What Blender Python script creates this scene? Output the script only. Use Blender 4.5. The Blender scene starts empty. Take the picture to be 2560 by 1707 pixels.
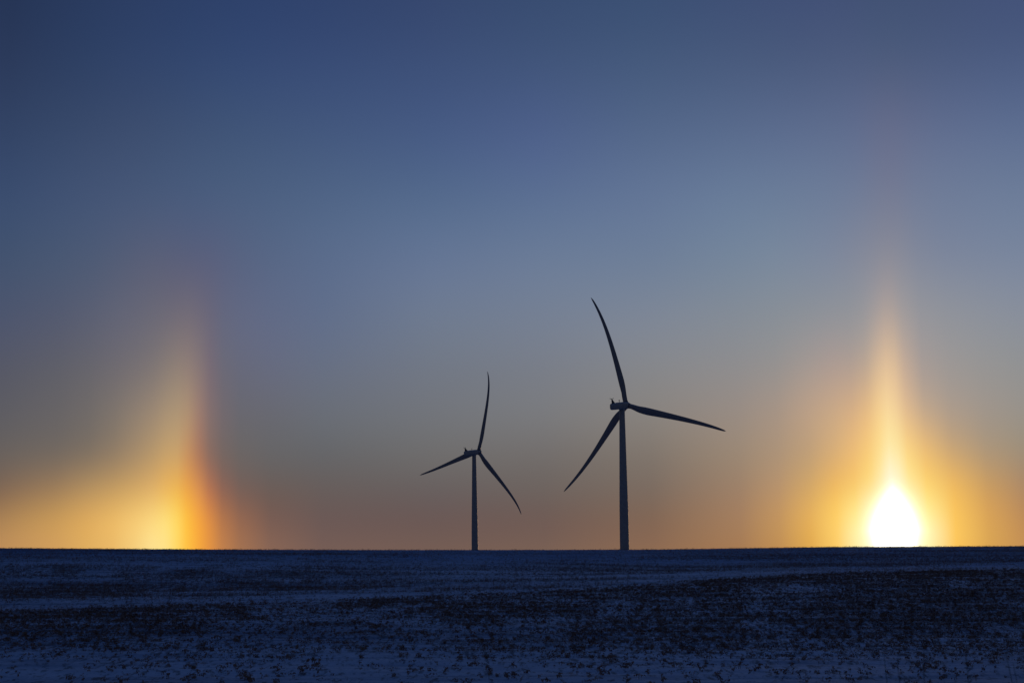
import bpy, math, random
import numpy as np
from mathutils import Vector, Matrix

random.seed(7)
rng = np.random.default_rng(11)
scene = bpy.context.scene
col = scene.collection
R = math.radians

# ------------------------------------------------------------------ helpers
def tag(o, label=None, cat=None, group=None, kind=None):
    if label: o['label'] = label
    if cat: o['category'] = cat
    if group: o['group'] = group
    if kind: o['kind'] = kind
    return o

def empty(name, loc, rz=0.0):
    o = bpy.data.objects.new(name, None)
    col.objects.link(o)
    o.location = loc
    o.rotation_euler = (0, 0, rz)
    o.empty_display_size = 2
    return o

def mesh_obj(name, verts, faces, mat, parent=None, smooth=True):
    me = bpy.data.meshes.new(name)
    me.from_pydata([tuple(v) for v in verts], [], faces)
    me.validate()
    if smooth:
        me.polygons.foreach_set('use_smooth', [True] * len(me.polygons))
    me.materials.append(mat)
    o = bpy.data.objects.new(name, me)
    col.objects.link(o)
    if parent: o.parent = parent
    return o

def tri_mesh(name, V, F, mat):
    """big triangle mesh straight from numpy arrays"""
    me = bpy.data.meshes.new(name)
    me.vertices.add(len(V)); me.vertices.foreach_set('co', np.ascontiguousarray(V, dtype=np.float32).ravel())
    n = len(F)
    me.loops.add(n * 3); me.loops.foreach_set('vertex_index', np.ascontiguousarray(F, dtype=np.int32).ravel())
    me.polygons.add(n)
    me.polygons.foreach_set('loop_start', np.arange(0, n * 3, 3, dtype=np.int32))
    me.polygons.foreach_set('loop_total', np.full(n, 3, dtype=np.int32))
    me.update(calc_edges=True)
    me.materials.append(mat)
    o = bpy.data.objects.new(name, me)
    col.objects.link(o)
    return o

def loft(rings, cap0=True, cap1=True):
    """rings: list of equal-length point lists -> verts, faces"""
    n = len(rings[0]); V = []; F = []
    for r in rings: V += [tuple(p) for p in r]
    for i in range(len(rings) - 1):
        for j in range(n):
            a = i * n + j; b = i * n + (j + 1) % n
            F.append((a, b, b + n, a + n))
    if cap0: F.append(tuple(range(n))[::-1])
    if cap1: F.append(tuple((len(rings) - 1) * n + j for j in range(n)))
    return V, F

def merge(parts):
    V = []; F = []
    for v, f in parts:
        k = len(V); V += list(v); F += [tuple(i + k for i in q) for q in f]
    return V, F

def tube(pts, rad, n=8):
    rings = []
    for i, p in enumerate(pts):
        p = Vector(p)
        a = Vector(pts[max(i - 1, 0)]); b = Vector(pts[min(i + 1, len(pts) - 1)])
        t = (b - a).normalized()
        s = t.cross(Vector((0, 0, 1)))
        if s.length < .05: s = t.cross(Vector((0, 1, 0)))
        s.normalize(); w = t.cross(s)
        r = rad[i] if isinstance(rad, (list, tuple)) else rad
        rings.append([p + s * r * math.cos(2 * math.pi * k / n) + w * r * math.sin(2 * math.pi * k / n) for k in range(n)])
    return loft(rings)

def box(c, s, M=None):
    V = []
    for x in (-1, 1):
        for y in (-1, 1):
            for z in (-1, 1):
                p = Vector((c[0] + x * s[0] / 2, c[1] + y * s[1] / 2, c[2] + z * s[2] / 2))
                V.append(M @ p if M else p)
    return V, [(0, 1, 3, 2), (4, 6, 7, 5), (0, 4, 5, 1), (2, 3, 7, 6), (0, 2, 6, 4), (1, 5, 7, 3)]

# ------------------------------------------------------------------ node helper
class N:
    """tiny expression builder over Math nodes"""
    tree = None
    def __init__(s, sock): s.s = sock
    @staticmethod
    def m(op, *a, clamp=False):
        n = N.tree.nodes.new('ShaderNodeMath'); n.operation = op; n.use_clamp = clamp
        for i, v in enumerate(a):
            if isinstance(v, N): N.tree.links.new(v.s, n.inputs[i])
            else: n.inputs[i].default_value = float(v)
        return N(n.outputs[0])
    def __add__(a, b): return N.m('ADD', a, b)
    __radd__ = __add__
    def __sub__(a, b): return N.m('SUBTRACT', a, b)
    def __rsub__(a, b): return N.m('SUBTRACT', b, a)
    def __mul__(a, b): return N.m('MULTIPLY', a, b)
    __rmul__ = __mul__
    def __truediv__(a, b): return N.m('DIVIDE', a, b)
    def __pow__(a, b): return N.m('POWER', a, b)
def smoothN(x, a, b):
    n = N.tree.nodes.new('ShaderNodeMapRange'); n.interpolation_type = 'SMOOTHSTEP'
    N.tree.links.new(x.s, n.inputs[0])
    n.inputs[1].default_value = a; n.inputs[2].default_value = b
    return N(n.outputs[0])
def vmath(op, a, b):
    n = N.tree.nodes.new('ShaderNodeVectorMath'); n.operation = op
    for i, v in ((0, a), (1, b)):
        if hasattr(v, 'is_output') or isinstance(v, bpy.types.NodeSocket): N.tree.links.new(v, n.inputs[i])
        else: n.inputs[i].default_value = v
    return n.outputs[0]
def vscale(c, f):
    n = N.tree.nodes.new('ShaderNodeVectorMath'); n.operation = 'SCALE'
    if isinstance(c, bpy.types.NodeSocket): N.tree.links.new(c, n.inputs[0])
    else: n.inputs[0].default_value = c
    N.tree.links.new(f.s, n.inputs[3]) if isinstance(f, N) else setattr(n.inputs[3], 'default_value', f)
    return n.outputs[0]

# ------------------------------------------------------------------ sky colours: rows of increasing elevation, stops along the azimuth
SKY_AZ = [-16.281, -14.568, -13.634, -12.827, -12.151, -11.608, -11.199, -10.858, -10.515, -10.172, -9.829, -9.415, -8.862, -7.891, -6.215, -2.552, 0.99, 4.524, 7.327, 8.577, 9.544, 10.369, 10.985, 11.462, 11.801, 12.073, 12.343, 12.681, 13.219, 14.022, 15.083, 16.16]
SKY_ROWS = [
  '515,270,102 640,343,110 742,421,117 821,486,140 913,612,202 989,751,282 999,753,254 1000,687,138 990,531,058 937,401,049 783,299,054 537,218,073 373,171,083 250,134,093 183,112,092 181,112,089 193,120,089 267,148,085 382,193,085 525,266,086 737,390,083 983,598,131 1000,843,374 1000,925,596 1000,947,665 1000,955,691 1000,954,685 1000,939,630 1000,875,406 971,554,104 686,368,088 535,269,090',
  '507,268,102 639,344,109 743,420,115 827,488,139 918,611,199 989,743,269 1000,757,251 1000,695,143 990,534,059 937,401,048 779,298,055 528,214,073 361,165,082 234,127,090 166,105,091 159,104,089 168,108,089 237,136,087 374,206,099 542,293,099 776,423,088 991,629,148 1000,884,419 1000,937,653 1000,951,717 1000,956,742 1000,955,739 1000,947,691 1000,912,496 988,585,115 690,375,092 535,269,091',
  '417,231,091 607,338,099 750,413,110 870,508,136 956,607,177 1003,698,208 1018,769,206 1018,720,136 1009,543,056 947,392,048 751,281,059 465,185,071 301,136,080 182,105,086 141,096,091 138,095,090 150,102,090 210,133,092 368,212,116 544,302,117 787,438,111 1006,628,131 1010,833,273 1002,954,597 1000,961,735 1000,957,757 1000,959,760 1000,956,695 1003,872,304 964,561,111 684,359,098 477,254,106',
  '210,130,085 351,213,103 478,290,117 574,341,119 670,391,124 770,434,132 869,454,095 899,460,072 873,377,061 730,292,081 474,171,083 265,122,089 176,111,094 146,105,091 133,107,101 130,112,112 145,123,113 189,147,121 326,216,142 464,287,155 625,375,137 853,468,113 948,549,123 997,701,176 1002,855,420 1001,960,751 1002,936,632 1006,832,289 1007,632,142 860,484,116 561,328,124 397,248,141',
  '139,121,109 164,138,116 200,160,122 274,200,133 376,256,143 475,312,144 571,361,148 596,366,147 556,269,111 385,175,102 232,144,114 169,133,118 146,131,125 130,130,134 126,128,135 152,147,144 162,149,144 208,176,149 320,244,176 398,285,189 490,333,193 652,414,194 836,502,189 958,603,200 997,726,256 998,835,357 1002,803,318 999,645,209 826,499,181 545,360,184 385,298,202 328,276,200',
  '111,109,123 139,129,133 166,148,140 216,182,152 286,223,168 351,259,179 413,297,183 441,315,185 443,295,173 357,212,161 236,165,154 174,142,154 140,137,155 140,140,160 142,154,178 165,174,192 192,196,205 242,223,207 310,257,225 383,292,231 503,348,238 590,394,237 669,422,231 798,494,230 933,622,276 965,687,330 906,624,321 722,482,286 502,375,271 397,325,271 344,301,266 310,287,265',
  '094,097,129 116,116,137 136,131,147 159,145,159 182,162,167 211,182,174 255,208,180 288,224,184 286,214,186 241,188,182 187,146,175 147,141,178 136,141,193 134,146,207 137,159,219 165,184,226 187,202,238 231,236,248 265,261,267 292,281,279 351,307,289 404,319,293 414,331,293 467,365,294 634,452,307 751,516,318 716,502,315 529,395,309 371,322,307 325,308,302 296,296,298 277,287,294',
  '073,090,156 089,101,161 105,114,170 123,128,180 136,136,182 148,142,181 157,144,180 166,147,180 174,152,182 163,144,185 146,138,192 129,139,212 125,142,227 122,147,242 120,158,257 160,200,276 181,217,290 209,242,307 232,263,307 245,273,308 254,280,311 263,288,316 273,295,323 298,307,331 346,324,332 390,339,327 398,343,327 340,327,336 296,305,331 278,295,332 262,286,337 248,278,343',
  '055,087,158 067,099,171 075,104,176 086,108,177 097,111,179 102,113,181 102,112,184 101,111,187 099,110,191 101,112,196 103,115,201 102,119,208 099,125,217 098,135,234 106,151,262 136,187,310 152,207,317 155,214,317 176,239,332 189,248,338 196,246,338 204,244,338 217,245,328 230,249,321 234,251,317 240,253,314 242,254,314 239,252,316 213,240,325 193,232,333 186,231,337 181,231,339',
  '043,075,163 052,085,176 057,091,184 060,096,191 062,100,196 063,103,200 065,105,204 066,107,206 067,109,208 068,111,211 069,113,213 071,115,215 073,118,219 076,123,227 082,133,241 093,152,270 107,166,293 129,187,318 142,206,326 147,210,326 151,210,325 153,209,323 156,207,321 160,205,316 166,202,308 169,200,302 171,198,299 169,199,302 162,204,314 157,205,319 153,204,319 149,202,318',
  '032,056,128 038,065,140 042,069,146 045,073,152 047,076,157 048,079,162 049,081,166 050,083,169 050,084,173 051,086,176 052,088,179 052,090,183 053,092,188 055,095,196 057,098,208 062,104,232 076,117,261 088,136,253 098,145,265 103,147,271 106,148,271 109,149,269 111,149,269 115,148,267 120,148,262 124,148,258 126,147,255 126,147,255 119,145,258 110,144,264 104,143,267 099,142,269',
  '023,040,099 025,047,118 026,051,128 028,054,137 029,056,143 030,058,148 030,059,151 031,060,154 031,061,157 032,062,160 033,063,162 033,064,165 034,065,169 036,067,173 039,071,179 046,080,188 052,090,193 057,098,197 061,098,195 062,098,193 063,097,193 065,098,194 066,098,195 065,098,195 064,098,194 062,098,192 061,097,191 061,097,190 060,095,190 060,093,190 060,092,192 060,092,195',
  '017,033,088 020,039,103 022,042,111 023,044,117 024,046,122 024,046,125 024,047,127 024,047,129 024,048,131 025,048,133 025,049,134 025,049,136 025,050,138 026,051,141 028,053,144 034,059,149 036,067,156 039,073,164 044,073,171 046,073,174 047,073,175 048,073,175 048,074,172 049,074,170 049,075,168 049,075,167 050,075,166 050,076,166 050,076,166 051,077,169 051,078,175 052,078,181',
  '018,035,090 021,041,106 023,044,114 024,046,120 025,047,125 025,048,128 025,049,131 026,049,133 026,050,135 026,050,137 026,051,138 026,051,140 027,052,142 028,053,145 030,056,149 036,062,154 039,071,162 042,077,169 046,077,175 049,077,178 050,077,179 051,077,179 051,078,177 052,078,175 052,078,173 052,079,172 052,079,171 052,079,170 053,080,170 053,080,172 053,080,177 053,081,184',
  '018,035,091 021,041,106 023,044,115 024,046,121 025,048,125 025,048,129 025,049,131 026,050,133 026,050,135 026,050,137 026,051,138 026,051,140 027,052,142 028,053,145 030,056,149 036,062,154 039,071,162 042,077,169 046,077,175 048,077,177 050,077,179 051,077,179 051,078,177 052,078,175 052,078,174 052,079,172 052,079,171 052,079,170 052,080,170 053,080,172 053,080,177 053,081,183',
]

SUN_AZ, SUN_EL = 12.16, 0.62

def build_world():
    w = bpy.data.worlds.new("World"); scene.world = w; w.use_nodes = True
    nt = w.node_tree; nt.nodes.clear(); N.tree = nt
    out = nt.nodes.new('ShaderNodeOutputWorld'); bg = nt.nodes.new('ShaderNodeBackground')
    nt.links.new(bg.outputs[0], out.inputs[0])
    tc = nt.nodes.new('ShaderNodeTexCoord')
    sep = nt.nodes.new('ShaderNodeSeparateXYZ'); nt.links.new(tc.outputs['Generated'], sep.inputs[0])
    X, Y, Z = (N(sep.outputs[i]) for i in range(3))
    el = N.m('ARCSINE', Z) * (180 / math.pi)
    az = N.m('ARCTAN2', X, Y) * (180 / math.pi)
    # row coordinate: el = .45 k + .09 k^2
    elc = N.m('MAXIMUM', el, 0.0)
    t = (N.m('SQRT', elc * 0.36 + 0.2025) - 0.45) / 0.18
    t = N.m('MINIMUM', t, 13.0)
    u = N.m('MULTIPLY_ADD', az, 1 / 36.0, 0.5, clamp=True)          # -18 .. 18 degrees
    acc = None
    K = len(SKY_ROWS)
    for k in range(K):
        ramp = nt.nodes.new('ShaderNodeValToRGB'); cr = ramp.color_ramp
        cr.interpolation = 'LINEAR'
        cols = [tuple(int(c) / 1000 for c in q.split(',')) for q in SKY_ROWS[k].split()]
        for j, (a, c) in enumerate(zip(SKY_AZ, cols)):
            p = a / 36.0 + 0.5
            if j < 2: e = cr.elements[j]; e.position = p
            else: e = cr.elements.new(p)
            e.color = (*c, 1)
        nt.links.new(u.s, ramp.inputs[0])
        d = N.m('ABSOLUTE', t - float(k))
        w1 = N.m('MAXIMUM', 2.0 - d, 0.0); w2 = N.m('MAXIMUM', 1.0 - d, 0.0)
        wt = (N.m('POWER', w1, 3.0) - N.m('POWER', w2, 3.0) * 4.0) / 6.0
        if k == 0: wt = wt + N.m('POWER', N.m('MAXIMUM', 1.0 - t, 0.0), 3.0) / 6.0
        v = vscale(ramp.outputs[0], wt)
        acc = v if acc is None else vmath('ADD', acc, v)
    nz = nt.nodes.new('ShaderNodeTexNoise'); nz.inputs['Scale'].default_value = 5.0; nz.inputs['Detail'].default_value = 3
    mpz = nt.nodes.new('ShaderNodeMapping'); mpz.inputs['Scale'].default_value = (1.0, 1.0, 1.6)
    nt.links.new(tc.outputs['Generated'], mpz.inputs[0]); nt.links.new(mpz.outputs[0], nz.inputs[0])
    front = vscale(acc, N(nz.outputs[0]) * 0.07 + 0.965)
    # sun: teardrop of overexposed light with its pillar
    h = el - SUN_EL                                                    # degrees above the sun
    hp = N.m('MAXIMUM', h, 0.0)
    dx = N.m('ABSOLUTE', az - (SUN_AZ + 0.01))
    width = 0.65 - hp * 0.19 - hp * hp * 0.26
    hn = N.m('MINIMUM', h, 0.0)
    width = width + hn * 0.25
    rim = N.m('MAXIMUM', dx - width, 0.0)
    core = N.m('EXPONENT', N.m('POWER', rim / (hp * 0.05 + 0.17), 1.25) * -1.0) * (1.0 - smoothN(h, 1.05, 1.95))
    halo = N.m('EXPONENT', rim * -2.2) * (1.0 - smoothN(h, 0.8, 2.6))
    front = vmath('ADD', front, vscale((1.3, 1.1, 0.75), core))
    front = vmath('ADD', front, vscale((0.08, 0.06, 0.02), halo))
    # unseen dome: blue zenith and warm back horizon, tuned to light towers and snow
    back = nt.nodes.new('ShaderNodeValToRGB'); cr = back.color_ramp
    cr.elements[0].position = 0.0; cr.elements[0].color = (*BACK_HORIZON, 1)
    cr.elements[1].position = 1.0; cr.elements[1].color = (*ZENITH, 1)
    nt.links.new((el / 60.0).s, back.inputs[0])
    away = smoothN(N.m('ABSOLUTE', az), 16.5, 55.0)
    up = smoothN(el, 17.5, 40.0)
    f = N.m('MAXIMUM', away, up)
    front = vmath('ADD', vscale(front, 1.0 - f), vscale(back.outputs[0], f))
    sky = nt.nodes.new('ShaderNodeTexSky'); sky.sky_type = 'NISHITA'; sky.sun_disc = False
    sky.sun_elevation = R(SUN_EL); sky.sun_rotation = R(SUN_AZ)
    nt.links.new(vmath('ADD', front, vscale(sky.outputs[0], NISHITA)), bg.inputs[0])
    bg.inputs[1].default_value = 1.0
    w.cycles.sampling_method = 'MANUAL'; w.cycles.sample_map_resolution = 2048
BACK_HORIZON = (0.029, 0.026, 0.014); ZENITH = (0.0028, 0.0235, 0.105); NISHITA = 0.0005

build_world()

# ------------------------------------------------------------------ camera
cam = bpy.data.cameras.new('camera'); co = bpy.data.objects.new('camera', cam); col.objects.link(co)
cam.sensor_width = 36; cam.lens = 18 / 0.292
cam.clip_start = 0.1; cam.clip_end = 60000
co.matrix_world = Matrix.Translation((0, 0, 1.6)) @ Matrix.Rotation(R(96.93), 4, 'X') @ Matrix.Rotation(R(-0.65), 4, 'Z')
cam.dof.use_dof = True; cam.dof.focus_distance = 400; cam.dof.aperture_fstop = 5.6
scene.camera = co
scene.view_settings.view_transform = 'Standard'; scene.view_settings.look = 'None'
scene.view_settings.exposure = 0; scene.view_settings.gamma = 1

# ------------------------------------------------------------------ sun
sl = bpy.data.lights.new('sun', 'SUN'); so = bpy.data.objects.new('sun', sl); col.objects.link(so)
sl.energy = 0.12; sl.angle = R(0.53); sl.color = (1.0, 0.62, 0.32)
dirv = Vector((math.sin(R(SUN_AZ)) * math.cos(R(SUN_EL)), math.cos(R(SUN_AZ)) * math.cos(R(SUN_EL)), math.sin(R(SUN_EL))))
so.rotation_euler = dirv.to_track_quat('Z', 'Y').to_euler()

# ------------------------------------------------------------------ materials
def new_mat(name):
    m = bpy.data.materials.new(name); m.use_nodes = True
    nt = m.node_tree; b = nt.nodes['Principled BSDF']
    return m, nt, b

def snow_material():
    m, nt, b = new_mat('snow'); N.tree = nt
    g = nt.nodes.new('ShaderNodeNewGeometry')
    mp = nt.nodes.new('ShaderNodeMapping'); mp.inputs['Scale'].default_value = (0.35, 2.6, 1.0)   # wind-streaked across the slope
    mp.inputs['Rotation'].default_value = (0, 0, R(-6))
    nt.links.new(g.outputs['Position'], mp.inputs[0])
    n1 = nt.nodes.new('ShaderNodeTexNoise'); n1.inputs['Scale'].default_value = 1.3; n1.inputs['Detail'].default_value = 6; n1.inputs['Roughness'].default_value = .6
    nt.links.new(mp.outputs[0], n1.inputs[0])
    n2 = nt.nodes.new('ShaderNodeTexNoise'); n2.inputs['Scale'].default_value = 9; n2.inputs['Detail'].default_value = 5
    nt.links.new(g.outputs['Position'], n2.inputs[0])
    mp3 = nt.nodes.new('ShaderNodeMapping'); mp3.inputs['Scale'].default_value = (0.05, 0.22, 1.0)
    nt.links.new(g.outputs['Position'], mp3.inputs[0])
    n3 = nt.nodes.new('ShaderNodeTexNoise'); n3.inputs['Scale'].default_value = 1.0; n3.inputs['Detail'].default_value = 4
    nt.links.new(mp3.outputs[0], n3.inputs[0])
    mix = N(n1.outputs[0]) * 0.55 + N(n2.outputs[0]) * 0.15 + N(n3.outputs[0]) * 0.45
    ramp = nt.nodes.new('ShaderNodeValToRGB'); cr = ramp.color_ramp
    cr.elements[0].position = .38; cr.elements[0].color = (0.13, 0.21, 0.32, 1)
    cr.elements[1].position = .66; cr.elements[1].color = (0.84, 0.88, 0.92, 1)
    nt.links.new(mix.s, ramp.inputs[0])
    # snow colour multiplied darker and bluer towards the crest, edge broken by noise
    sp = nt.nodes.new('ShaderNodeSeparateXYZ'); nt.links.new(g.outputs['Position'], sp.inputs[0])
    crest_tone = smoothN(N(sp.outputs[1]) + (N(n3.outputs[0]) - 0.5) * 26.0, 74, 96)
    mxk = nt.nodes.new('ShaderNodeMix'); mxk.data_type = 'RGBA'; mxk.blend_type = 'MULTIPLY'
    nt.links.new(crest_tone.s, mxk.inputs[0]); nt.links.new(ramp.outputs[0], mxk.inputs[6]); mxk.inputs[7].default_value = (.42, .60, .80, 1)
    # flecks of bare soil and buried litter where the crop stands
    att = nt.nodes.new('ShaderNodeAttribute'); att.attribute_name = 'residue'
    mp4 = nt.nodes.new('ShaderNodeMapping'); mp4.inputs['Scale'].default_value = (7.0, 2.2, 1.0)
    nt.links.new(g.outputs['Position'], mp4.inputs[0])
    n4 = nt.nodes.new('ShaderNodeTexNoise'); n4.inputs['Scale'].default_value = 1.0; n4.inputs['Detail'].default_value = 5; n4.inputs['Roughness'].default_value = .7
    nt.links.new(mp4.outputs[0], n4.inputs[0])
    fleck = smoothN(N(n4.outputs[0]) + N(att.outputs['Fac']) * 0.15, .52, .66) * 0.75
    mxc = nt.nodes.new('ShaderNodeMix'); mxc.data_type = 'RGBA'
    nt.links.new(fleck.s, mxc.inputs[0]); nt.links.new(mxk.outputs[2], mxc.inputs[6]); mxc.inputs[7].default_value = (.07, .055, .05, 1)
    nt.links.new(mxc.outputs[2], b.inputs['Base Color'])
    b.inputs['Roughness'].default_value = .6
    b.inputs['Specular IOR Level'].default_value = .2
    bump = nt.nodes.new('ShaderNodeBump'); bump.inputs['Strength'].default_value = .8; bump.inputs['Distance'].default_value = .10
    nt.links.new((N(n1.outputs[0]) * 0.8 + N(n2.outputs[0]) * 0.35).s, bump.inputs['Height'])
    nt.links.new(bump.outputs[0], b.inputs['Normal'])
    return m

def paint_material(name, base, rough=.38):
    m, nt, b = new_mat(name); N.tree = nt
    tc = nt.nodes.new('ShaderNodeTexCoord')
    n = nt.nodes.new('ShaderNodeTexNoise'); n.inputs['Scale'].default_value = .7; n.inputs['Detail'].default_value = 6
    nt.links.new(tc.outputs['Object'], n.inputs[0])
    ramp = nt.nodes.new('ShaderNodeValToRGB'); cr = ramp.color_ramp
    cr.elements[0].position = .3; cr.elements[0].color = (*[c * .82 for c in base], 1)
    cr.elements[1].position = .65; cr.elements[1].color = (*base, 1)
    nt.links.new(n.outputs[0], ramp.inputs[0]); nt.links.new(ramp.outputs[0], b.inputs['Base Color'])
    b.inputs['Roughness'].default_value = rough
    return m

def plant_material(name, c0, c1):
    m, nt, b = new_mat(name)
    g = nt.nodes.new('ShaderNodeNewGeometry')
    n = nt.nodes.new('ShaderNodeTexNoise'); n.inputs['Scale'].default_value = 6; n.inputs['Detail'].default_value = 3
    nt.links.new(g.outputs['Position'], n.inputs[0])
    ramp = nt.nodes.new('ShaderNodeValToRGB'); cr = ramp.color_ramp
    cr.elements[0].position = .35; cr.elements[0].color = (*c0, 1)
    cr.elements[1].position = .7; cr.elements[1].color = (*c1, 1)
    nt.links.new(n.outputs[0], ramp.inputs[0]); nt.links.new(ramp.outputs[0], b.inputs['Base Color'])
    b.inputs['Roughness'].default_value = .85; b.inputs['Specular IOR Level'].default_value = .15
    return m

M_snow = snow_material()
M_white = paint_material('white_tower_paint', (.80, .69, .54))
M_blade = paint_material('white_blade_coat', (.58, .49, .40), .4)
M_steel = paint_material('dark_steel', (.12, .12, .13), .5)
M_dry = plant_material('dry_brown_leaves', (.28, .15, .09), (.52, .33, .22))
M_stalk = plant_material('dry_grass', (.06, .045, .03), (.15, .11, .07))

# ------------------------------------------------------------------ terrain
CR_AZ=[-25,-16.2,-10.8,-5.2,0,4.6,7.4,10.1,16.3,25]; CR_EL=[.38,.372,.282,.2,.145,.105,.112,.12,.072,.04]
def sst(a,b,x):
    t=np.clip((x-a)/(b-a),0,1); return t*t*(3-2*t)
def base(y):
    # valley floor, long slope up to the crest near 110 m, gentle fall to the plain behind
    z=np.where(y<27,-.45+.00*y+.45*(1-sst(-5,27,y)),0)
    t=np.clip(y-27,0,None); ramp=np.clip(t,0,78)
    slope=.0283
    z=z+np.where(y>=27,-.45+slope*ramp,0)
    r=np.clip(y-105,0,15); z=z+slope*r-(slope+.012)*r*r/30
    r2=np.clip(y-120,0,180); z=z-.012*r2*(1-r2/360*.9)
    z=z-6*sst(1050,1330,y)
    return z
def und(x,y):
    w=1.35*sst(24,40,y)*(1-sst(90,104,y))
    return w*(.05*np.sin(x*.11+y*.10+.5)+.04*np.sin(x*.05-y*.13+2.)+.09*np.sin(y*.12-x*.10+2.4))
ys=np.linspace(90,125,141)
def _delta():
    out=[]
    for a,e in zip(CR_AZ,CR_EL):
        d=0; x=np.tan(math.radians(a))*ys
        for _ in range(6):
            z=base(ys)+und(x,ys)+d; r=np.hypot(x,ys); ang=(z-1.6)/r; i=ang.argmax()
            d+=(math.tan(math.radians(e))-ang[i])*r[i]
        out.append(d)
    return out
D=_delta()
def height(x,y):
    az=np.degrees(np.arctan2(x,np.maximum(y,1)))
    d=np.interp(az,CR_AZ,D)
    return base(y)+und(x,y)+d*sst(27,95,y)*(1-sst(125,320,y))


def axis(dense0, dense1, step, lo, hi, grow=1.16):
    a = list(np.arange(dense0, dense1 + 1e-6, step))
    s = step
    while a[-1] < hi: s *= grow; a.append(a[-1] + s)
    s = step; b = []
    x = dense0
    while x > lo: s *= grow; x -= s; b.append(x)
    return np.array(b[::-1] + a)

def build_ground():
    xs = axis(-36, 36, .30, -16000, 16000)
    ys = np.concatenate([np.arange(-14, 24, 1.0), np.arange(24, 124, .22), axis(124, 124.1, .5, 123.9, 24000, 1.1)])
    ys = np.unique(np.round(np.concatenate([[-16000, -4000, -900, -200, -60, -30], ys]), 3))
    XX, YY = np.meshgrid(xs, ys)
    Zg = height(XX, YY)
    # small wind ripples and lumps of real relief
    rip = .012 * np.sin(YY * 6.1 + 1.7 * np.sin(XX * .31) + XX * .5) + .014 * np.sin(YY * 3.3 - XX * .23 + 1.3 * np.sin(XX * .17 + YY * .4)) + .008 * np.sin(XX * 2.1 + YY * 1.7)
    near = (np.abs(XX) < 40) & (YY > -14) & (YY < 123)
    Zg = Zg + np.where(near, rip, 0)
    V = np.stack([XX, YY, Zg], -1).reshape(-1, 3)
    ny, nx = XX.shape
    I = np.arange(ny * nx).reshape(ny, nx)
    a = I[:-1, :-1].ravel(); b = I[:-1, 1:].ravel(); c = I[1:, 1:].ravel(); d = I[1:, :-1].ravel()
    F = np.concatenate([np.stack([a, b, c], 1), np.stack([a, c, d], 1)])
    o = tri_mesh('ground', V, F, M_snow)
    o.data.polygons.foreach_set('use_smooth', np.ones(len(F), dtype=bool))
    at = o.data.attributes.new('residue', 'FLOAT', 'POINT')
    dn = np.where((np.abs(XX) < 45) & (YY > 8) & (YY < 124), density(XX, YY), .15)
    at.data.foreach_set('value', dn.astype(np.float32).ravel())
    tag(o, 'snow covered field rising gently to the horizon', kind='structure')
    return o
# ------------------------------------------------------------------ dry crop plants
def leaf(p, d, L, W, curl, rnd):
    """a shrivelled leaf: a bent, pinched strip of 4 triangles"""
    d = np.array(d, float); d /= np.linalg.norm(d)
    s = np.cross(d, rnd.normal(size=3)); s /= np.linalg.norm(s) + 1e-9
    up = np.cross(s, d)
    p = np.array(p, float)
    q = p + d * L * .5 + up * L * .12
    e = p + d * L * .85 - np.array([0, 0, 1]) * L * curl
    return [p, q + s * W / 2, q - s * W / 2, e], [(0, 1, 2), (1, 3, 2)]

def stick(p, q, r, rnd):
    p = np.array(p, float); q = np.array(q, float); d = q - p
    s = np.cross(d, rnd.normal(size=3)); s /= np.linalg.norm(s) + 1e-9; w = np.cross(d / np.linalg.norm(d), s)
    V = []; F = []
    for k in range(3):
        a = 2 * math.pi * k / 3; o = s * math.cos(a) * r + w * math.sin(a) * r
        V += [p + o, q + o * .6]
    for k in range(3):
        a, b = 2 * k, 2 * ((k + 1) % 3); F += [(a, b, b + 1), (a, b + 1, a + 1)]
    return V, F

def make_plant(seed, full=True, stubble=False):
    rnd = np.random.default_rng(seed)
    V = []; F = []
    def add(vf):
        k = len(V); V.extend(vf[0]); F.extend([tuple(i + k for i in f) for f in vf[1]])
    if stubble:                                                     # cut stalks with a leaf or two
        for _ in range(rnd.integers(2, 5)):
            b = rnd.normal(size=3) * .05; b[2] = -.03
            t = b + np.array([rnd.normal() * .05, rnd.normal() * .05, rnd.uniform(.10, .24)])
            add(stick(b, t, .0045, rnd))
            for _ in range(rnd.integers(1, 4)):
                q = b + (t - b) * rnd.uniform(.3, 1.); a = rnd.uniform(0, 2 * math.pi)
                add(leaf(q, (math.cos(a), math.sin(a), rnd.uniform(-.4, .5)), rnd.uniform(.04, .08), .022, rnd.uniform(.1, .6), rnd))
    else:
        for _ in range(rnd.integers(2, 5) if full else rnd.integers(1, 3)):
            a = rnd.uniform(0, 2 * math.pi); rr = rnd.uniform(.02, .10); H = rnd.uniform(.07, .17)
            b = np.array([rnd.normal() * .02, rnd.normal() * .02, -.03])
            m_ = b + np.array([math.cos(a) * rr * .6, math.sin(a) * rr * .6, H])
            e = b + np.array([math.cos(a) * rr * 1.5, math.sin(a) * rr * 1.5, H * rnd.uniform(.7, 1.1)])
            add(stick(b, m_, .003, rnd)); add(stick(m_, e, .002, rnd))
            for _ in range(rnd.integers(4, 8) if full else rnd.integers(3, 6)):
                f = rnd.uniform(.25, 1.0)
                q = b + (m_ - b) * f * 1.6 if f < .6 else m_ + (e - m_) * (f - .6) / .4
                c = rnd.uniform(0, 2 * math.pi)
                add(leaf(q, (math.cos(c), math.sin(c), rnd.uniform(-.9, .35)), rnd.uniform(.035, .075), rnd.uniform(.02, .04), rnd.uniform(.0, .5), rnd))
    return np.array(V), np.array(F)

protos = [make_plant(100 + i) for i in range(16)]
protos_far = [make_plant(200 + i, False) for i in range(10)]
protos_stub = [make_plant(300 + i, stubble=True) for i in range(12)]

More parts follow.
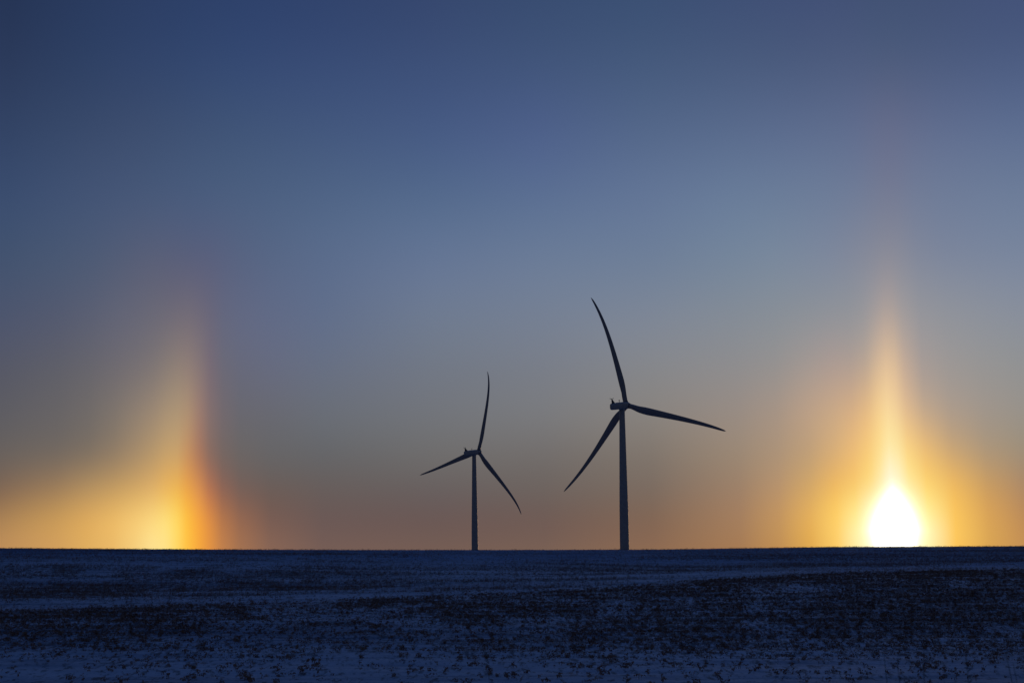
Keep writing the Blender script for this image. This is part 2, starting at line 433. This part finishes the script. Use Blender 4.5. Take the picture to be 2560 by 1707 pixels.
def vnoise(x, y, s, seed):
    """smooth value noise"""
    r = np.random.default_rng(seed); G = r.random((64, 64))
    x = x / s + 1000; y = y / s + 1000
    xi = np.floor(x).astype(int); yi = np.floor(y).astype(int); fx = x - xi; fy = y - yi
    fx = fx * fx * (3 - 2 * fx); fy = fy * fy * (3 - 2 * fy)
    g = lambda a, b: G[a % 64, b % 64]
    return (g(xi, yi) * (1 - fx) + g(xi + 1, yi) * fx) * (1 - fy) + (g(xi, yi + 1) * (1 - fx) + g(xi + 1, yi + 1) * fx) * fy

def edge_front(x): return np.interp(x, [-30, -14, -7.5, -3.8, 0, 3.1, 6.5, 12.3, 22, 40], [42, 48.2, 52.2, 54.1, 55.8, 58.3, 63.1, 69.5, 76.8, 88])
def edge_back(x): return np.interp(x, [-30, -15.6, -7.8, -4.2, 0, 4, 10, 17, 40], [53, 53.7, 55.0, 61.1, 66.6, 73.1, 79.3, 83.6, 95])

def density(x, y):
    """share of ground with plants, per area of the field: front crop, swept snow band, back patches, crest"""
    wob = (vnoise(x, y, 3.0, 5) - .5) * 2.2
    yf = edge_front(x) + wob; yb = edge_back(x) + wob
    clump = vnoise(x * .7, y * .33, .55, 1) * .5 + vnoise(x * .6, y * .22, 1.7, 2) * .5
    streak = vnoise(x * .12, y * .55, 1.0, 3)
    front = sst(25.5, 37, y) * (1 - sst(-2.2, .6, y - yf)) * 1.0
    front = front * (.30 + .70 * sst(31, 42, y))
    front = front * np.clip((clump - .12) * 2.0, .30, 1.0) * (.85 + .2 * streak)
    thin = .11 * np.ones_like(x) * np.clip((clump - .45) * 5, 0, 1)
    left = (1 - sst(-9, 1, x)) * sst(-.5, 2.0, y - yb) * (1 - .45 * sst(74, 84, y)) * np.clip((clump - .2) * 2.4, .1, 1) * np.clip((streak - .15) * 2.2, .35, 1.1) * .9
    mid = sst(-4, 5, x) * sst(-.5, 1.5, y - yb) * (1 - sst(87, 95, y - .55 * np.maximum(x, 0))) * np.clip((streak - .22) * 2.4, .1, 1.1) * .75
    cen = sst(-10, -5, x) * (1 - sst(3, 8, x)) * sst(0, 2, y - yf) * np.clip((streak - .52) * 5, 0, 1) * .55 * (1 - sst(80, 88, y))
    right = sst(10, 18, x) * sst(0, 3, y - yf) * .45 * np.clip((streak - .2) * 2, .1, 1)
    crest = .14 + .14 * sst(5, 14, np.abs(x + 1))
    crest = crest * sst(88, 98, y)
    return np.clip(np.maximum.reduce([front, thin, left, mid, cen, right, crest]), 0, 1)

build_ground()

def scatter():
    n = 1000000
    y = 14 + rng.random(n) * (119 - 14)
    half = .345 * y + 2.5
    x = (rng.random(n) * 2 - 1) * 43
    keep = (np.abs(x) < half)
    x, y = x[keep], y[keep]
    # a try per cell keeps at most 11 plants a square metre
    area = 86 * 105; rate = n / area
    d = density(x, y)
    dmax = np.interp(y, [14, 28, 34, 45, 70, 100, 118], [44, 52, 66, 58, 50, 40, 32])
    keep = rng.random(len(x)) < d * dmax / rate
    x, y = x[keep], y[keep]
    return x, y
px_, py_ = scatter()
pz_ = height(px_, py_)
pz_ = pz_ + .012 * np.sin(py_ * 6.1 + 1.7 * np.sin(px_ * .31) + px_ * .5) + .014 * np.sin(py_ * 3.3 - px_ * .23 + 1.3 * np.sin(px_ * .17 + py_ * .4)) + .008 * np.sin(px_ * 2.1 + py_ * 1.7)
rot_ = rng.random(len(px_)) * 2 * math.pi
sc_ = rng.uniform(.30, .74, len(px_)) * np.where(rng.random(len(px_)) < .05, 1.45, 1.0) * np.interp(py_, [0, 29, 38, 60, 108], [1.4, 1.35, 1.1, 1, .72])
order = np.argsort(py_)
inview = (py_ > 27.6) & (np.abs(px_) < .292 * py_)
near_ids = [i for i in order if inview[i]][:300]
near_set = np.zeros(len(px_), bool); near_set[near_ids] = True
print('plants', len(px_), 'nearest to', py_[near_ids[-1]])

plant_meshes = []
for i, (V, F) in enumerate(protos):
    o = tri_mesh('dried_crop_plant', V, F, M_dry)
    plant_meshes.append(o.data); bpy.data.objects.remove(o)
for i in near_ids:
    o = bpy.data.objects.new('dried_crop_plant', plant_meshes[i % len(plant_meshes)])
    col.objects.link(o)
    o.location = (px_[i], py_[i], pz_[i]); o.rotation_euler = (0, 0, rot_[i]); o.scale = (sc_[i],) * 3
    tag(o, 'small shrivelled brown crop plant with curled leaves poking out of the snow in the foreground', 'plant',
        'dried crop plants in the snow nearest the camera')

def mass(name, ids, plist, mat):
    VV = []; FF = []; off = 0
    pick = rng.integers(0, len(plist), len(ids))
    for k, (V, F) in enumerate(plist):
        s = ids[pick == k]
        if not len(s): continue
        c, sn = np.cos(rot_[s]), np.sin(rot_[s])
        P = np.empty((len(s), len(V), 3))
        P[:, :, 0] = (V[None, :, 0] * c[:, None] - V[None, :, 1] * sn[:, None]) * sc_[s][:, None] + px_[s][:, None]
        P[:, :, 1] = (V[None, :, 0] * sn[:, None] + V[None, :, 1] * c[:, None]) * sc_[s][:, None] + py_[s][:, None]
        P[:, :, 2] = V[None, :, 2] * sc_[s][:, None] + pz_[s][:, None]
        VV.append(P.reshape(-1, 3))
        FF.append((F[None] + (np.arange(len(s)) * len(V))[:, None, None] + off).reshape(-1, 3))
        off += len(s) * len(V)
    return tri_mesh(name, np.concatenate(VV), np.concatenate(FF), mat)
rest = np.where(~near_set)[0]
yf_all = edge_front(px_)
front_ids = rest[(py_[rest] < yf_all[rest] + 1.0)]
back_ids = rest[(py_[rest] >= yf_all[rest] + 1.0)]
tag(mass('crop_residue', front_ids, protos_far + protos[:5], M_dry), 'mass of dry brown crop plants covering the near half of the snowy field', 'plants', kind='stuff')
tag(mass('crop_stubble', back_ids, protos_stub + protos_far, M_dry), 'thin dark stubble on the far slope of the snowy field up to the crest', 'stubble', kind='stuff')

# tall grass beside the photographer, out of focus
def grass_stalk(base, tip, bend, label, head=False):
    b = Vector(base); t = Vector(tip)
    pts = []
    for i in range(13):
        f = i / 12
        p = b.lerp(t, f) + Vector((bend * math.sin(math.pi * f) * .5, 0, 0))
        pts.append(p)
    V, F = tube(pts, [.0048 * (1 - .75 * i / 12) for i in range(13)], 6)
    parts = [(V, F)]
    rr = random.Random(label)
    if head:
        for k in range(9):
            f = .8 + .2 * k / 9; p = b.lerp(t, f); a = rr.uniform(0, 6.28); L = rr.uniform(.015, .03)
            q = p + Vector((math.cos(a) * L, math.sin(a) * L, L * .6))
            parts.append(tube([p, (p + q) / 2 + Vector((0, 0, .004)), q], [.002, .003, .0008], 5))
    V, F = merge(parts)
    o = mesh_obj('grass_stalk', V, F, M_stalk)
    # origin at the foot of the stalk
    o.data.transform(Matrix.Translation(-b)); o.location = b
    tag(o, label, 'grass', 'tall dry grass stalks beside the photographer')
    return o
def gz(x, y): return float(height(np.array([x]), np.array([y]))[0]) - .02
for (tx, tz, bx, bend, head, lab) in [
        (-.150, 1.115, .16, -.10, True, 'single blurred tall grass stalk leaning left with a ragged head at the bottom centre'),
        (1.863, 1.085, 2.05, -.06, False, 'faint thin grass stalk, leftmost of those at the bottom right'),
        (1.929, 1.062, 2.10, -.05, True, 'blurred grass stalk with a small head, second from the left at the bottom right'),
        (2.061, 1.055, 2.14, -.03, False, 'short upright blurred grass stalk right of the left pair at the bottom right'),
        (2.277, 1.075, 2.40, -.03, True, 'blurred ragged grass stalk just left of the corner pair at the bottom right'),
        (2.483, 1.065, 2.85, -.10, False, 'long dark grass stalk leaning left in the bottom right corner'),
        (2.515, 1.025, 2.84, -.08, False, 'shorter dark grass stalk just beneath the long one in the bottom right corner')]:
    grass_stalk((bx, 9.0, gz(bx, 9.0)), (tx, 9.0, tz), bend, lab, head)


# ------------------------------------------------------------------ wind turbines
ROTOR_R = 66.0
def blade_mesh(th, tilt, pre, curl, expo, sag, nsec=46):
    """one blade as a loft of airfoil sections in the turbine's frame: +Y upwind, hub centre at the origin"""
    n = Vector((0, math.cos(tilt), math.sin(tilt))); u = Vector((0, -math.sin(tilt), math.cos(tilt))); v = Vector((1, 0, 0))
    rad = math.cos(th) * u + math.sin(th) * v
    tan = -math.sin(th) * u + math.cos(th) * v                       # towards the trailing edge
    rings = []
    m = 20
    for i in range(nsec):
        f = i / (nsec - 1)
        r = .022 + (1 - .022) * f
        if i == nsec - 1: r = 1.0
        ch = float(np.interp(r, [0, .035, .07, .12, .17, .22, .35, .5, .65, .8, .92, .975, .993, 1], [.041, .041, .045, .054, .062, .0635, .0545, .045, .0368, .0288, .0212, .0145, .0085, .002])) * ROTOR_R
        tk = float(np.interp(r, [0, .035, .12, .22, .5, 1], [1, 1, .55, .34, .22, .16]))
        circ = 1 - float(sst(.03, .13, r))
        beta = R(-3 + 16 * (1 - r) ** 2)
        te = math.cos(beta) * tan - math.sin(beta) * n
        th_dir = rad.cross(te)
        axis_at = .5 * circ + (1 - circ) * .30
        c = rad * (r * ROTOR_R) + n * ((pre * r - curl * r ** expo) * ROTOR_R) - u * (sag * r * r * abs(math.sin(th)) * ROTOR_R)
        ring = []
        for k in range(m):
            a = 2 * math.pi * k / m
            xc = .5 - .5 * math.cos(a)                                   # 0 leading .. 1 trailing
            t_air = 5 * (.2969 * math.sqrt(xc) - .126 * xc - .3516 * xc ** 2 + .2843 * xc ** 3 - .1015 * xc ** 4) * tk
            t_air = max(t_air, .004)
            y_air = t_air * (1 if a < math.pi else -.8)
            yy = circ * .5 * math.sin(a) + (1 - circ) * y_air
            ring.append(c + te * ((xc - axis_at) * ch) + th_dir * (yy * ch))
        rings.append(ring)
    return loft(rings)

def turbine(base, hub_z, heading, tilt_deg, th0, pre, curl, expo, sag, label, overhang):
    root = empty('wind_turbine', base, -R(heading))
    tag(root, label, 'wind turbine', 'wind turbines beyond the snowy rise')
    H = hub_z - base[2]
    tilt = R(tilt_deg)
    def tube_rings(zs, rs, n=96):
        return [[Vector((r * math.cos(2 * math.pi * k / n), r * math.sin(2 * math.pi * k / n), z)) for k in range(n)] for z, r in zip(zs, rs)]
    top = H - 2.35
    # tower
    zs = list(np.linspace(0, top, 40)); 
    rs = [float(np.interp(H - z, [0, 3, 8, 29, 58, 75, 200], [1.58, 1.58, 1.62, 1.97, 2.46, 2.6, 2.68])) for z in zs]
    V, F = loft(tube_rings(zs, rs)); tw = mesh_obj('tower', V, F, M_white, root)
    # weld flanges between the tower sections
    for zf in (H * .27, H * .52, H * .77):
        r = float(np.interp(H - zf, [0, 3, 8, 29, 58, 75, 200], [1.58, 1.58, 1.62, 1.97, 2.46, 2.6, 2.68]))
        V, F = loft(tube_rings([zf - .10, zf - .05, zf + .05, zf + .10], [r - .02, r + .03, r + .03, r - .02])); mesh_obj('flange', V, F, M_white, tw, False)
    V, F = merge([box((0, -2.62, 1.9), (1.0, .16, 2.2)), box((0, -3.1, .4), (1.6, 1.2, .8))]); mesh_obj('door', V, F, M_steel, root, False)
    # yaw collar
    V, F = loft(tube_rings([top - .6, top - .2, top + .7], [1.62, 1.85, 2.0])); mesh_obj('yaw_collar', V, F, M_white, root)
    # frame of the tilted machine, hub centre as origin
    hub = Vector((0, overhang, H))
    Mt = Matrix.Translation(hub) @ Matrix.Rotation(tilt, 4, 'X')
    # nacelle: rounded box along -Y with a rounded tail
    rings = []
    prof = [(-15.7, .35, .55, -.35), (-15.55, .95, 1.15, -.28), (-15.1, 1.5, 1.6, -.22), (-14.4, 1.85, 1.84, -.16), (-13.2, 2.0, 1.92, -.1), (-11, 2.1, 1.94, -.05),
            (-8, 2.12, 1.98, 0), (-5, 2.1, 2.05, 0), (-3.4, 2.08, 2.1, 0), (-2.4, 2.0, 2.0, 0), (-1.95, 1.85, 1.85, 0)]
    for (yy, w, h, zo) in prof:
        ring = []
        for k in range(40):
            a = 2 * math.pi * k / 40; e = .52
            cx, sz = math.cos(a), math.sin(a)
            ring.append(Mt @ Vector((w * math.copysign(abs(cx) ** e, cx), yy, zo + h * math.copysign(abs(sz) ** e, sz))))
        rings.append(ring)
    V, F = loft(rings); nac = mesh_obj('nacelle', V, F, M_white, root)
    # panel seams and service hatch
    V, F = merge([box((0, -9.2, 1.98), (1.5, 1.3, .10), Mt)]); mesh_obj('roof_hatch', V, F, M_steel, nac, False)
    # tail fin: upright triangular vane with a crossbar
    def fin():
        P = [(-15.2, .9), (-15.1, 4.2), (-14.75, 4.2), (-11.9, 1.75), (-11.9, 1.0)]
        V = [Mt @ Vector((s * .14, y, z)) for s in (-1, 1) for y, z in P]
        k = len(P); F = [tuple(range(k)), tuple(range(2 * k - 1, k - 1, -1))] + [(i, i + k, (i + 1) % k + k, (i + 1) % k) for i in range(k)]
        return V, F
    fo = mesh_obj('tail_fin', *fin(), M_steel, root, False)
    V, F = merge([box((0, -14.95, 4.3), (2.2, .2, .2), Mt), box((0, -14.95, 4.32), (.2, 2.4, .2), Mt),
                  box((-1.05, -14.95, 4.58), (.2, .2, .4), Mt), box((1.05, -14.95, 4.58), (.2, .2, .4), Mt)])
    mesh_obj('sensor_bar', V, F, M_steel, fo, False)
    # small wind sensor on the roof
    V, F = merge([tube([Mt @ Vector((.3, -7.6, 1.6)), Mt @ Vector((.3, -7.6, 3.0))], .13), box((.3, -7.6, 3.05), (1.1, .2, .2), Mt), box((.3, -7.6, 3.25), (.3, .3, .3), Mt)])
    mesh_obj('wind_sensor', V, F, M_steel, root, False)
    # hub and spinner
    rings = []
    for (yy, r) in [(-1.9, 1.7), (-1.7, 1.95), (-1.0, 2.1), (0, 2.15), (.9, 2.05), (1.7, 1.75), (2.3, 1.3), (2.7, .75), (2.85, .25)]:
        rings.append([Mt @ Vector((r * math.cos(2 * math.pi * k / 36), yy, r * math.sin(2 * math.pi * k / 36))) for k in range(36)])
    V, F = loft(rings); mesh_obj('spinner', V, F, M_white, root)
    # blades, each with the root collar it leaves the hub through
    for b in range(3):
        th = R(th0) + b * 2 * math.pi / 3
        V, F = blade_mesh(th, tilt, pre, curl, expo, sag)
        V = [Vector(p) + hub for p in V]
        bl = mesh_obj('blade', V, F, M_blade, root)
        n = Vector((0, math.cos(tilt), math.sin(tilt))); u = Vector((0, -math.sin(tilt), math.cos(tilt)))
        rad = math.cos(th) * u + math.sin(th) * Vector((1, 0, 0)); e1 = n; e2 = rad.cross(n)
        rr = []
        for (d, r) in [(1.3, 1.35), (1.45, 1.50), (2.25, 1.50), (2.4, 1.34)]:
            c = hub + rad * d + n * (pre * d)
            rr.append([c + e1 * r * math.cos(2 * math.pi * k / 28) + e2 * r * math.sin(2 * math.pi * k / 28) for k in range(28)])
        V, F = loft(rr); mesh_obj('root_collar', V, F, M_steel, bl, False)
    return root

def place(dirx, diry, dirz, dist):
    s = dist / diry
    return dirx * s, dist, 1.6 + dirz * s
def put(d, dist, heading_rel, overhang, **kw):
    x, y, z = place(*d, dist)
    hd = heading_rel + math.degrees(math.atan2(x, y))
    bx = x - overhang * math.sin(R(hd)); by = y - overhang * math.cos(R(hd))
    bz = float(height(np.array([bx]), np.array([by]))[0])
    return turbine((bx, by, bz), z, hd, overhang=overhang, **kw)
put((0.06460144, 0.9944049, 0.08357954), 997, 32.2, 4.7, tilt_deg=6.0, th0=-15.4, pre=.105, curl=.13, expo=4.5, sag=.018,
    label='larger, nearer white wind turbine right of centre with one blade pointing up and left')
put((-0.01976499, 0.99811004, 0.05818675), 1383, 44.3, 5.0, tilt_deg=5.6, th0=17.7, pre=.032, curl=.091, expo=6.0, sag=.023,
    label='smaller, farther white wind turbine at the centre with one blade nearly upright')
